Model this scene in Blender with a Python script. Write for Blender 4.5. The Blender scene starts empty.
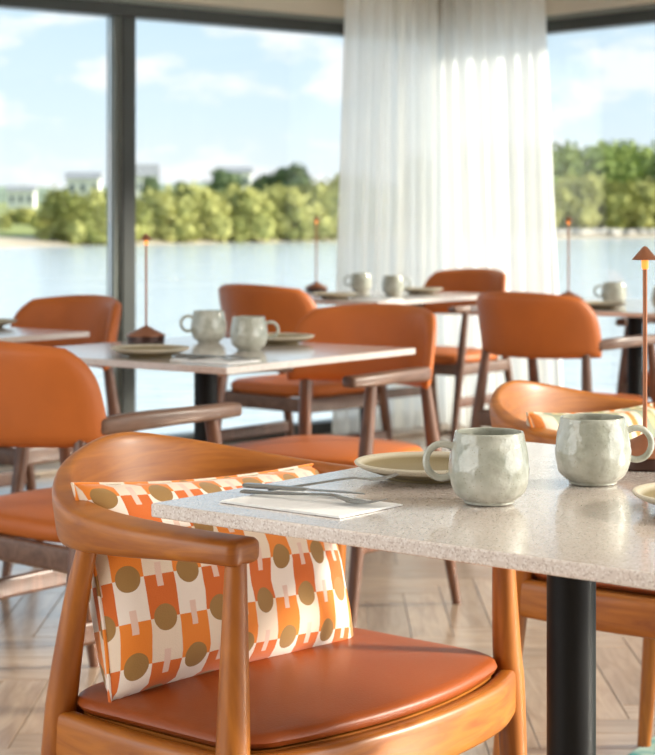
import bpy, bmesh, math, random
from mathutils import Vector, Matrix, noise
random.seed(7)
S = bpy.context.scene
COL = S.collection
F = 1810.0                      # focal length in pixels (image 655 x 755)
CAMH = 1.08
# ------------------------------------------------------------------ camera
cam = bpy.data.cameras.new('camera')
camo = bpy.data.objects.new('camera', cam)
COL.objects.link(camo)
camo.location = (0, 0, CAMH)
camo.rotation_euler = (math.pi/2, 0, 0)
cam.sensor_fit = 'HORIZONTAL'
cam.sensor_width = 36.0
cam.lens = 36.0*F/655.0
cam.shift_y = -161.5/655.0
cam.clip_end = 3000
cam.dof.use_dof = True
cam.dof.focus_distance = 2.2
cam.dof.aperture_fstop = 11.5
S.camera = camo
# ------------------------------------------------------------------ world / sun / exposure
def build_world():
    w = bpy.data.worlds.new('sky_world'); S.world = w
    w.use_nodes = True
    nt = w.node_tree; N = nt.nodes; L = nt.links
    N.clear()
    out = N.new('ShaderNodeOutputWorld'); bg = N.new('ShaderNodeBackground')
    tc = N.new('ShaderNodeTexCoord')
    sep = N.new('ShaderNodeSeparateXYZ'); L.new(tc.outputs['Generated'], sep.inputs[0])
    ramp = N.new('ShaderNodeValToRGB'); L.new(sep.outputs['Z'], ramp.inputs[0])
    e = ramp.color_ramp.elements
    e[0].position = 0.0; e[0].color = (.90, .93, .95, 1)
    e[1].position = 1.0; e[1].color = (.42, .60, .82, 1)
    a = e.new(0.055); a.color = (.74, .88, .98, 1)
    a = e.new(0.13); a.color = (.58, .77, .93, 1)
    # clouds: stretched noise on the direction
    mp = N.new('ShaderNodeMapping'); mp.inputs['Scale'].default_value = (1, 1, 2.4)
    mp.inputs['Location'].default_value = (1.37, .2, .05)
    L.new(tc.outputs['Generated'], mp.inputs[0])
    n1 = N.new('ShaderNodeTexNoise'); n1.inputs['Scale'].default_value = 15.0
    n1.inputs['Detail'].default_value = 6; n1.inputs['Roughness'].default_value = .55
    L.new(mp.outputs[0], n1.inputs['Vector'])
    cr = N.new('ShaderNodeValToRGB'); L.new(n1.outputs['Fac'], cr.inputs[0])
    cr.color_ramp.elements[0].position = .50; cr.color_ramp.elements[0].color = (0, 0, 0, 1)
    cr.color_ramp.elements[1].position = .60; cr.color_ramp.elements[1].color = (1, 1, 1, 1)
    mix = N.new('ShaderNodeMix'); mix.data_type = 'RGBA'
    m2 = N.new('ShaderNodeMath'); m2.operation = 'MULTIPLY'; m2.inputs[1].default_value = .85
    L.new(cr.outputs[0], m2.inputs[0])
    L.new(m2.outputs[0], mix.inputs['Factor'])
    L.new(ramp.outputs[0], mix.inputs['A']); mix.inputs['B'].default_value = (1.0, 1.0, 1.02, 1)
    L.new(mix.outputs['Result'], bg.inputs['Color'])
    bg.inputs['Strength'].default_value = .78
    L.new(bg.outputs[0], out.inputs[0])
build_world()
sun = bpy.data.lights.new('sun', 'SUN'); suno = bpy.data.objects.new('sun', sun); COL.objects.link(suno)
sun.energy = 7.0; sun.angle = math.radians(9); sun.color = (1.0, .92, .79)
suno.rotation_euler = Vector((.92, .04, .34)).to_track_quat('Z', 'Y').to_euler()
def fill_light(name, loc, target, sx, sy, power, col):
    # unseen area lamp added beside the camera to brighten the room
    l = bpy.data.lights.new(name, 'AREA'); o = bpy.data.objects.new(name, l); COL.objects.link(o)
    l.shape = 'RECTANGLE'; l.size = sx; l.size_y = sy; l.energy = power; l.color = col
    o.location = loc; o.rotation_euler = (Vector(loc)-Vector(target)).to_track_quat('Z', 'Y').to_euler()
fill_light('fill_right', (3.3, 1.6, 1.35), (0, 3.2, .9), 3.4, 1.9, 62, (1, .95, .87))
fill_light('fill_left', (-3.2, 1.2, 1.35), (0, 3.6, .7), 3.4, 1.9, 46, (1, .96, .90))
S.view_settings.view_transform = 'Standard'
S.view_settings.look = 'None'
S.view_settings.gamma = 1.0
S.view_settings.use_curve_mapping = False
S.view_settings.exposure = 0.62

# ------------------------------------------------------------------ helpers
def link(o, parent=None):
    COL.objects.link(o)
    if parent is not None: o.parent = parent
    return o
def tag(o, label=None, cat=None, group=None, kind=None):
    if label: o['label'] = label
    if cat: o['category'] = cat
    if group: o['group'] = group
    if kind: o['kind'] = kind
    return o
def empty(name, loc=(0, 0, 0), rz=0.0):
    o = bpy.data.objects.new(name, None); o.empty_display_size = .1
    o.location = loc; o.rotation_euler = (0, 0, rz)
    return link(o)
def mesh_obj(name, verts, faces, mat, parent=None, smooth=True, uvs=None):
    me = bpy.data.meshes.new(name)
    me.from_pydata([tuple(v) for v in verts], [], faces)
    if uvs is not None:
        lay = me.uv_layers.new(name='UVMap')
        for l in me.loops: lay.data[l.index].uv = uvs[l.vertex_index]
    if smooth:
        me.polygons.foreach_set('use_smooth', [True]*len(me.polygons))
    if mat: me.materials.append(mat)
    me.update()
    return link(bpy.data.objects.new(name, me), parent)
def clone(o, parent=None):
    c = o.copy(); COL.objects.link(c); c.parent = parent
    for ch in list(o.children): clone(ch, c)
    return c
class MB:
    """collects shapes into one mesh"""
    def __init__(s): s.v = []; s.f = []
    def add(s, v, f):
        k = len(s.v); s.v += [Vector(p) for p in v]; s.f += [tuple(i+k for i in q) for q in f]; return s
    def box(s, lo, hi):
        x0, y0, z0 = lo; x1, y1, z1 = hi
        return s.add([(x0,y0,z0),(x1,y0,z0),(x1,y1,z0),(x0,y1,z0),(x0,y0,z1),(x1,y0,z1),(x1,y1,z1),(x0,y1,z1)],
              [(0,3,2,1),(4,5,6,7),(0,1,5,4),(1,2,6,5),(2,3,7,6),(3,0,4,7)])
    def prism(s, poly, z0, z1):
        n = len(poly)
        return s.add([(p[0],p[1],z0) for p in poly]+[(p[0],p[1],z1) for p in poly],
              [tuple(range(n-1,-1,-1)), tuple(range(n,2*n))]+[(i,(i+1)%n,n+(i+1)%n,n+i) for i in range(n)])
    def lathe(s, prof, seg=32, off=(0,0,0), fn=None):
        v=[]; f=[]; n=len(prof)
        for j,(r,z) in enumerate(prof):
            for i in range(seg):
                a=2*math.pi*i/seg
                rr = r if fn is None else fn(r,z,a,j)
                v.append((off[0]+rr*math.cos(a), off[1]+rr*math.sin(a), off[2]+z))
        for j in range(n-1):
            for i in range(seg):
                k=(i+1)%seg
                f.append((j*seg+i, j*seg+k, (j+1)*seg+k, (j+1)*seg+i))
        f.append(tuple(range(seg-1,-1,-1)))
        f.append(tuple((n-1)*seg+i for i in range(seg)))
        return s.add(v,f)
    def tube(s, pts, rad, seg=12):
        pts=[Vector(p) for p in pts]; n=len(pts); v=[]; f=[]
        up=Vector((0,0,1)); prev=None
        for j in range(n):
            t=(pts[min(j+1,n-1)]-pts[max(j-1,0)]).normalized()
            if prev is None:
                ref = up if abs(t.z)<.9 else Vector((1,0,0))
                a=t.cross(ref).normalized()
            else:
                a=(prev-t*prev.dot(t)).normalized()
            prev=a; b=t.cross(a)
            r = rad[j] if isinstance(rad,(list,tuple)) else rad
            for i in range(seg):
                an=2*math.pi*i/seg
                v.append(pts[j]+a*(r*math.cos(an))+b*(r*math.sin(an)))
        for j in range(n-1):
            for i in range(seg):
                k=(i+1)%seg
                f.append((j*seg+i,j*seg+k,(j+1)*seg+k,(j+1)*seg+i))
        f.append(tuple(range(seg-1,-1,-1))); f.append(tuple((n-1)*seg+i for i in range(seg)))
        return s.add(v,f)
    def ico(s, c, r, sub=2, amp=0.0, freq=1.0, seed=0.0, sq=(1,1,1)):
        bm=bmesh.new(); bmesh.ops.create_icosphere(bm, subdivisions=sub, radius=1.0)
        v=[]
        for p in bm.verts:
            d=p.co.normalized()
            k=1+amp*noise.noise(d*freq+Vector((seed,seed*1.7,-seed)))
            v.append((c[0]+d.x*r*k*sq[0], c[1]+d.y*r*k*sq[1], c[2]+d.z*r*k*sq[2]))
        bm.verts.index_update()
        f=[tuple(q.index for q in fa.verts) for fa in bm.faces]; bm.free()
        return s.add(v,f)
    def build(s, name, mat, parent=None, smooth=True, bevel=0, seg=2):
        o = mesh_obj(name, s.v, s.f, mat, parent, smooth)
        if bevel:
            m=o.modifiers.new('bevel','BEVEL'); m.width=bevel; m.segments=seg; m.limit_method='ANGLE'; m.angle_limit=math.radians(40)
            bm=bmesh.new(); bm.from_mesh(o.data)
            bm.free()
        if smooth:
            try: o.data.set_sharp_from_angle(angle=math.radians(42))
            except Exception: pass
        return o
def crom(P, n):
    """Catmull-Rom through rows of floats, n samples per span"""
    out=[]; m=len(P)
    for i in range(m-1):
        p0=P[max(i-1,0)]; p1=P[i]; p2=P[i+1]; p3=P[min(i+2,m-1)]
        for k in range(n):
            t=k/n
            out.append([.5*((2*b)+(-a+c)*t+(2*a-5*b+4*c-d)*t*t+(-a+3*b-3*c+d)*t**3) for a,b,c,d in zip(p0,p1,p2,p3)])
    out.append(list(P[-1])); return out
def sweep(mb, rows, n=6, seg=16, expo=3.2, capround=True):
    """rows: x,y,z,w,h,tilt  - a rounded section swept along a mostly horizontal path"""
    R=crom(rows,n)
    if capround:
        def shrink(r, nb, k, d):
            q=list(r); t=(Vector(r[:3])-Vector(nb[:3])).normalized()
            for i in range(3): q[i]=r[i]+t[i]*d
            q[3]*=k; q[4]*=k; return q
        d0=min(R[0][3],R[0][4])*.28; d1=min(R[-1][3],R[-1][4])*.28
        a=[shrink(R[0],R[1],.55,d0),shrink(R[0],R[1],.86,d0*.7)]
        b=[shrink(R[-1],R[-2],.86,d1*.7),shrink(R[-1],R[-2],.55,d1)]
        R=a+R+b
    v=[]; f=[]; m=len(R)
    for j,r in enumerate(R):
        p=Vector(r[:3])
        t=(Vector(R[min(j+1,m-1)][:3])-Vector(R[max(j-1,0)][:3])).normalized()
        side=t.cross(Vector((0,0,1))).normalized()
        upv=side.cross(t).normalized()
        c,s_=math.cos(r[5]),math.sin(r[5])
        a=side*c+upv*s_; b=upv*c-side*s_
        for i in range(seg):
            an=2*math.pi*(i+.5)/seg
            ca,sa=math.cos(an),math.sin(an)
            x=math.copysign(abs(ca)**(2/expo),ca)*r[3]/2; y=math.copysign(abs(sa)**(2/expo),sa)*r[4]/2
            v.append(p+a*x+b*y)
    for j in range(m-1):
        for i in range(seg):
            k=(i+1)%seg; f.append((j*seg+i,j*seg+k,(j+1)*seg+k,(j+1)*seg+i))
    f.append(tuple(range(seg-1,-1,-1))); f.append(tuple((m-1)*seg+i for i in range(seg)))
    return mb.add(v,f)
def pad(mb, outline, z0, thick, dome):
    """cushion from a plan outline"""
    n=len(outline); cx=sum(p[0] for p in outline)/n; cy=sum(p[1] for p in outline)/n
    rings=[(.955,z0),(.985,z0+thick*.12),(1.0,z0+thick*.45),(.992,z0+thick*.75),(.965,z0+thick*.95),(.92,z0+thick*1.06)]
    for k in (.8,.64,.48,.32,.16): rings.append((k, z0+thick*1.06+dome*(1-(k/.92)**2)))
    v=[]; f=[]
    for sc,z in rings:
        for p in outline: v.append((cx+(p[0]-cx)*sc, cy+(p[1]-cy)*sc, z))
    v.append((cx,cy,z0+thick*1.06+dome))
    for j in range(len(rings)-1):
        for i in range(n):
            k=(i+1)%n; f.append((j*n+i,j*n+k,(j+1)*n+k,(j+1)*n+i))
    L=(len(rings)-1)*n
    for i in range(n): f.append((L+i,L+(i+1)%n,len(v)-1))
    f.append(tuple(range(n-1,-1,-1)))
    return mb.add(v,f)

# ------------------------------------------------------------------ materials
def mat_base(name):
    m=bpy.data.materials.new(name); m.use_nodes=True
    nt=m.node_tree; b=nt.nodes['Principled BSDF']
    return m,nt,b
def simple(name, col, rough=.5, metal=0, coat=0, spec=None, noise_amt=0, nscale=20, bump=0, bscale=60):
    m,nt,b=mat_base(name); N=nt.nodes; L=nt.links
    b.inputs['Roughness'].default_value=rough; b.inputs['Metallic'].default_value=metal
    b.inputs['Coat Weight'].default_value=coat; b.inputs['Coat Roughness'].default_value=.12
    if spec is not None: b.inputs['Specular IOR Level'].default_value=spec
    b.inputs['Base Color'].default_value=(*col,1)
    tc=N.new('ShaderNodeTexCoord')
    if noise_amt:
        n=N.new('ShaderNodeTexNoise'); n.inputs['Scale'].default_value=nscale; n.inputs['Detail'].default_value=5
        L.new(tc.outputs['Object'],n.inputs['Vector'])
        r=N.new('ShaderNodeValToRGB'); L.new(n.outputs['Fac'],r.inputs[0])
        r.color_ramp.elements[0].position=.3; r.color_ramp.elements[1].position=.7
        r.color_ramp.elements[0].color=(*[c*(1-noise_amt) for c in col],1)
        r.color_ramp.elements[1].color=(*[min(1,c*(1+noise_amt)) for c in col],1)
        L.new(r.outputs[0],b.inputs['Base Color'])
    if bump:
        n=N.new('ShaderNodeTexNoise'); n.inputs['Scale'].default_value=bscale; n.inputs['Detail'].default_value=4
        L.new(tc.outputs['Object'],n.inputs['Vector'])
        bp=N.new('ShaderNodeBump'); bp.inputs['Strength'].default_value=bump; bp.inputs['Distance'].default_value=.01
        L.new(n.outputs['Fac'],bp.inputs['Height']); L.new(bp.outputs[0],b.inputs['Normal'])
    return m
def wood(name, dark, light, rough=.35, scale=(30,30,3), coat=.25, rnd=0.0):
    m,nt,b=mat_base(name); N=nt.nodes; L=nt.links
    tc=N.new('ShaderNodeTexCoord'); mp=N.new('ShaderNodeMapping'); mp.inputs['Scale'].default_value=scale
    src=tc.outputs['Object']
    if rnd:
        oi=N.new('ShaderNodeObjectInfo')
        ad=N.new('ShaderNodeVectorMath'); ad.operation='MULTIPLY_ADD'
        L.new(oi.outputs['Random'],ad.inputs[0]); ad.inputs[1].default_value=(9,7,5)
        L.new(src,ad.inputs[2]); src=ad.outputs[0]
    L.new(src,mp.inputs[0])
    n=N.new('ShaderNodeTexNoise'); n.inputs['Scale'].default_value=1; n.inputs['Detail'].default_value=6
    n.inputs['Distortion'].default_value=1.2
    L.new(mp.outputs[0],n.inputs['Vector'])
    r=N.new('ShaderNodeValToRGB'); L.new(n.outputs['Fac'],r.inputs[0])
    r.color_ramp.elements[0].position=.32; r.color_ramp.elements[0].color=(*dark,1)
    r.color_ramp.elements[1].position=.66; r.color_ramp.elements[1].color=(*light,1)
    col=r.outputs[0]
    if rnd:
        hs=N.new('ShaderNodeHueSaturation'); L.new(col,hs.inputs['Color'])
        mr=N.new('ShaderNodeMapRange'); L.new(oi.outputs['Random'],mr.inputs[0])
        mr.inputs[3].default_value=1-rnd; mr.inputs[4].default_value=1+rnd
        L.new(mr.outputs[0],hs.inputs['Value']); col=hs.outputs[0]
    L.new(col,b.inputs['Base Color'])
    b.inputs['Roughness'].default_value=rough; b.inputs['Coat Weight'].default_value=coat; b.inputs['Coat Roughness'].default_value=.18
    bp=N.new('ShaderNodeBump'); bp.inputs['Strength'].default_value=.06; bp.inputs['Distance'].default_value=.004
    L.new(n.outputs['Fac'],bp.inputs['Height']); L.new(bp.outputs[0],b.inputs['Normal'])
    return m
def stone(name, base, lo, hi, rough):
    """fine terrazzo: pale ground with brown, pink and white specks"""
    m,nt,b=mat_base(name); N=nt.nodes; L=nt.links
    tc=N.new('ShaderNodeTexCoord')
    n=N.new('ShaderNodeTexNoise'); n.inputs['Scale'].default_value=7; n.inputs['Detail'].default_value=5
    L.new(tc.outputs['Object'],n.inputs['Vector'])
    r=N.new('ShaderNodeValToRGB'); L.new(n.outputs['Fac'],r.inputs[0])
    r.color_ramp.elements[0].position=.35; r.color_ramp.elements[0].color=(*[c*.86 for c in base],1)
    r.color_ramp.elements[1].position=.65; r.color_ramp.elements[1].color=(*base,1)
    v=N.new('ShaderNodeTexVoronoi'); v.inputs['Scale'].default_value=520
    L.new(tc.outputs['Object'],v.inputs['Vector'])
    sp=N.new('ShaderNodeSeparateColor'); L.new(v.outputs['Color'],sp.inputs[0])
    r2=N.new('ShaderNodeValToRGB'); L.new(sp.outputs[0],r2.inputs[0])
    r2.color_ramp.interpolation='CONSTANT'
    r2.color_ramp.elements[0].position=0; r2.color_ramp.elements[0].color=(*lo,1)
    r2.color_ramp.elements[1].position=.16; r2.color_ramp.elements[1].color=(*base,1)
    e=r2.color_ramp.elements.new(.8); e.color=(*hi,1)
    mx=N.new('ShaderNodeMix'); mx.data_type='RGBA'; mx.inputs['Factor'].default_value=.5
    L.new(r.outputs[0],mx.inputs['A']); L.new(r2.outputs[0],mx.inputs['B'])
    L.new(mx.outputs['Result'],b.inputs['Base Color'])
    b.inputs['Roughness'].default_value=rough
    b.inputs['Coat Weight'].default_value=.9; b.inputs['Coat Roughness'].default_value=.13; b.inputs['Coat IOR'].default_value=1.6
    return m
M={}
M['honey']=wood('honey_wood',(.24,.064,.004),(.42,.135,.011),.42,(34,34,5),.05)
M['honey_rail']=wood('honey_wood_rail',(.26,.070,.005),(.42,.138,.012),.42,(7,7,60),.05)
M['walnut']=wood('walnut_wood',(.080,.029,.013),(.165,.068,.036),.42,(40,40,4),.15)
M['walnut_arm']=wood('walnut_arm',(.10,.046,.027),(.19,.10,.064),.42,(30,5,40),.15)
M['leather']=simple('tan_leather',(.46,.118,.020),.48,spec=.35,noise_amt=.10,nscale=6,bump=.07,bscale=260)
M['leather2']=simple('rust_leather',(.27,.057,.009),.42,spec=.38,noise_amt=.08,nscale=5,bump=.07,bscale=300)
M['stone']=stone('terrazzo_top',(.68,.59,.54),(.38,.28,.23),(.84,.79,.76),.2)
M['black']=simple('black_metal',(.004,.004,.0045),.5,spec=.2,noise_amt=.1,nscale=30)
M['frame']=simple('window_frame_metal',(.035,.040,.038),.45,noise_amt=.08,nscale=4)
M['frame_strip']=simple('frame_strip_metal',(.20,.22,.20),.4,noise_amt=.06,nscale=4)
M['fascia']=simple('beige_plaster',(.52,.47,.38),.8,noise_amt=.04,nscale=3,bump=.1,bscale=90)
M['ceil']=simple('ceiling_plaster',(.88,.86,.82),.85,noise_amt=.03,nscale=2,bump=.1,bscale=70)
M['steel']=simple('cutlery_steel',(.30,.31,.31),.18,metal=1,noise_amt=.05,nscale=40)
M['copper']=simple('bronze_lamp',(.30,.115,.055),.36,metal=.55,noise_amt=.12,nscale=40)
M['bronze_dark']=simple('dark_bronze',(.055,.024,.018),.4,metal=.4,noise_amt=.1,nscale=30)
M['napkin']=simple('white_linen',(.90,.905,.91),.85,noise_amt=.03,nscale=60,bump=.3,bscale=500)
M['floor_base']=wood('floor_base',(.34,.27,.21),(.44,.36,.29),.4,(4,30,30),.1)
M['plank']=wood('plank_wood',(.26,.175,.115),(.43,.32,.23),.30,(5,38,38),.9,rnd=.13)
M['cream_wall']=simple('white_render',(.85,.84,.80),.8,noise_amt=.04,nscale=.4)
M['slate']=simple('slate_roof',(.34,.35,.37),.8,noise_amt=.1,nscale=1)
M['win']=simple('house_window',(.10,.13,.16),.2,noise_amt=.1,nscale=1)
M['sand']=simple('sand',(.46,.39,.29),.9,noise_amt=.25,nscale=.15)
M['grassland']=simple('grassland',(.30,.33,.10),.9,noise_amt=.35,nscale=.08)
M['hill']=simple('far_hill',(.24,.30,.20),.9,noise_amt=.25,nscale=.03)
M['rock']=simple('pale_rock',(.50,.47,.42),.9,noise_amt=.25,nscale=.5)
M['trunk']=simple('trunk_bark',(.18,.13,.09),.9,noise_amt=.2,nscale=2)
def foliage(name,dark,light,sc):  # tones passed in are lightened to stand in for distance haze
    m,nt,b=mat_base(name); N=nt.nodes; L=nt.links
    tc=N.new('ShaderNodeTexCoord'); n=N.new('ShaderNodeTexNoise'); n.inputs['Scale'].default_value=sc; n.inputs['Detail'].default_value=4
    L.new(tc.outputs['Object'],n.inputs['Vector'])
    oi=N.new('ShaderNodeObjectInfo')
    ad=N.new('ShaderNodeMath'); ad.operation='MULTIPLY_ADD'; L.new(oi.outputs['Random'],ad.inputs[0]); ad.inputs[1].default_value=.3
    L.new(n.outputs['Fac'],ad.inputs[2])
    r=N.new('ShaderNodeValToRGB'); L.new(ad.outputs[0],r.inputs[0])
    r.color_ramp.elements[0].position=.42; r.color_ramp.elements[0].color=(*dark,1)
    r.color_ramp.elements[1].position=.88; r.color_ramp.elements[1].color=(*light,1)
    L.new(r.outputs[0],b.inputs['Base Color']); b.inputs['Roughness'].default_value=.9
    b.inputs['Specular IOR Level'].default_value=.1
    return m
M['bush']=foliage('yellow_green_foliage',(.25,.27,.085),(.50,.48,.18),.45)
M['tree']=foliage('mid_green_foliage',(.13,.20,.06),(.36,.42,.14),.4)
M['dark_tree']=foliage('dark_green_foliage',(.10,.15,.08),(.24,.30,.15),.4)
def glaze(name):
    m,nt,b=mat_base(name); N=nt.nodes; L=nt.links
    tc=N.new('ShaderNodeTexCoord')
    n=N.new('ShaderNodeTexNoise'); n.inputs['Scale'].default_value=38; n.inputs['Detail'].default_value=6
    L.new(tc.outputs['Object'],n.inputs['Vector'])
    r=N.new('ShaderNodeValToRGB'); L.new(n.outputs['Fac'],r.inputs[0])
    r.color_ramp.elements[0].position=.3; r.color_ramp.elements[0].color=(.285,.30,.245,1)
    r.color_ramp.elements[1].position=.68; r.color_ramp.elements[1].color=(.46,.465,.41,1)
    v=N.new('ShaderNodeTexVoronoi'); v.inputs['Scale'].default_value=240; L.new(tc.outputs['Object'],v.inputs['Vector'])
    lt=N.new('ShaderNodeMath'); lt.operation='LESS_THAN'; lt.inputs[1].default_value=.12; L.new(v.outputs['Distance'],lt.inputs[0])
    mx=N.new('ShaderNodeMix'); mx.data_type='RGBA'; L.new(lt.outputs[0],mx.inputs['Factor'])
    L.new(r.outputs[0],mx.inputs['A']); mx.inputs['B'].default_value=(.24,.22,.15,1)
    L.new(mx.outputs['Result'],b.inputs['Base Color'])
    b.inputs['Roughness'].default_value=.13; b.inputs['Coat Weight'].default_value=.5; b.inputs['Coat Roughness'].default_value=.04
    n2=N.new('ShaderNodeTexNoise'); n2.inputs['Scale'].default_value=85; n2.inputs['Detail'].default_value=2
    L.new(tc.outputs['Object'],n2.inputs['Vector'])
    bp=N.new('ShaderNodeBump'); bp.inputs['Strength'].default_value=.4; bp.inputs['Distance'].default_value=.004
    L.new(n2.outputs['Fac'],bp.inputs['Height']); L.new(bp.outputs[0],b.inputs['Normal'])
    return m
M['glaze']=glaze('celadon_glaze')
def plate_mat():
    m,nt,b=mat_base('olive_plate_glaze'); N=nt.nodes; L=nt.links
    tc=N.new('ShaderNodeTexCoord'); sep=N.new('ShaderNodeSeparateXYZ'); L.new(tc.outputs['Object'],sep.inputs[0])
    cx=N.new('ShaderNodeCombineXYZ'); L.new(sep.outputs[0],cx.inputs[0]); L.new(sep.outputs[1],cx.inputs[1])
    ln=N.new('ShaderNodeVectorMath'); ln.operation='LENGTH'; L.new(cx.outputs[0],ln.inputs[0])
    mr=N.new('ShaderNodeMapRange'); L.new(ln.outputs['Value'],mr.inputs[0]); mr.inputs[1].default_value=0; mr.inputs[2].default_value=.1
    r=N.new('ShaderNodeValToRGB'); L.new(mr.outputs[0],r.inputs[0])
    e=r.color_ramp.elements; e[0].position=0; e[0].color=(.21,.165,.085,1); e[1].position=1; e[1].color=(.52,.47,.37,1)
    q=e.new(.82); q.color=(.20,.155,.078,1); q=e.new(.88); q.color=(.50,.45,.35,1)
    v=N.new('ShaderNodeTexVoronoi'); v.inputs['Scale'].default_value=300; L.new(tc.outputs['Object'],v.inputs['Vector'])
    lt=N.new('ShaderNodeMath'); lt.operation='LESS_THAN'; lt.inputs[1].default_value=.16; L.new(v.outputs['Distance'],lt.inputs[0])
    mx=N.new('ShaderNodeMix'); mx.data_type='RGBA'; L.new(lt.outputs[0],mx.inputs['Factor'])
    L.new(r.outputs[0],mx.inputs['A']); mx.inputs['B'].default_value=(.26,.20,.11,1)
    L.new(mx.outputs['Result'],b.inputs['Base Color']); b.inputs['Roughness'].default_value=.45
    b.inputs['Specular IOR Level'].default_value=.3
    return m
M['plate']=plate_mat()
def emit(name,col,st):
    m,nt,b=mat_base(name); b.inputs['Base Color'].default_value=(*col,1)
    b.inputs['Emission Color'].default_value=(*col,1); b.inputs['Emission Strength'].default_value=st
    return m
M['glow']=emit('warm_lamp_glow',(1,.30,.05),.7)
def glass_mat():
    m=bpy.data.materials.new('window_glass'); m.use_nodes=True; nt=m.node_tree; N=nt.nodes; L=nt.links; N.clear()
    out=N.new('ShaderNodeOutputMaterial'); t=N.new('ShaderNodeBsdfTransparent'); g=N.new('ShaderNodeBsdfGlossy')
    t.inputs[0].default_value=(.97,.985,.98,1); g.inputs['Roughness'].default_value=.02
    fr=N.new('ShaderNodeFresnel'); fr.inputs[0].default_value=1.35
    mx=N.new('ShaderNodeMixShader'); L.new(fr.outputs[0],mx.inputs[0]); L.new(t.outputs[0],mx.inputs[1]); L.new(g.outputs[0],mx.inputs[2])
    L.new(mx.outputs[0],out.inputs[0]); return m
M['glass']=glass_mat()
def sheer_mat():
    m=bpy.data.materials.new('sheer_voile'); m.use_nodes=True; nt=m.node_tree; N=nt.nodes; L=nt.links; N.clear()
    out=N.new('ShaderNodeOutputMaterial')
    d=N.new('ShaderNodeBsdfDiffuse'); d.inputs[0].default_value=(.93,.93,.90,1)
    t=N.new('ShaderNodeBsdfTranslucent'); t.inputs[0].default_value=(.97,.97,.95,1)
    tr=N.new('ShaderNodeBsdfTransparent')
    m1=N.new('ShaderNodeMixShader'); m1.inputs[0].default_value=.66; L.new(d.outputs[0],m1.inputs[1]); L.new(t.outputs[0],m1.inputs[2])
    tc=N.new('ShaderNodeTexCoord'); n=N.new('ShaderNodeTexNoise'); n.inputs['Scale'].default_value=220; L.new(tc.outputs['Object'],n.inputs['Vector'])
    mr=N.new('ShaderNodeMapRange'); mr.inputs[3].default_value=.06; mr.inputs[4].default_value=.18; L.new(n.outputs['Fac'],mr.inputs[0])
    m2=N.new('ShaderNodeMixShader'); L.new(mr.outputs[0],m2.inputs[0]); L.new(m1.outputs[0],m2.inputs[1]); L.new(tr.outputs[0],m2.inputs[2])
    L.new(m2.outputs[0],out.inputs[0]); return m
M['sheer']=sheer_mat()
def water_mat():
    m,nt,b=mat_base('lake_water'); N=nt.nodes; L=nt.links
    b.inputs['Base Color'].default_value=(.70,.79,.86,1); b.inputs['Roughness'].default_value=.12
    b.inputs['IOR'].default_value=1.5
    tc=N.new('ShaderNodeTexCoord'); mp=N.new('ShaderNodeMapping'); mp.inputs['Scale'].default_value=(.5,1.1,1); L.new(tc.outputs['Object'],mp.inputs[0])
    n=N.new('ShaderNodeTexNoise'); n.inputs['Scale'].default_value=1.3; n.inputs['Detail'].default_value=5; L.new(mp.outputs[0],n.inputs['Vector'])
    bp=N.new('ShaderNodeBump'); bp.inputs['Strength'].default_value=.5; bp.inputs['Distance'].default_value=.25
    L.new(n.outputs['Fac'],bp.inputs['Height']); L.new(bp.outputs[0],b.inputs['Normal'])
    return m
M['water']=water_mat()
def math_node(N,L,op,a,b=None):
    n=N.new('ShaderNodeMath'); n.operation=op
    for i,x in enumerate((a,b)):
        if x is None: continue
        if isinstance(x,(int,float)): n.inputs[i].default_value=x
        else: L.new(x,n.inputs[i])
    return n.outputs[0]
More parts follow.
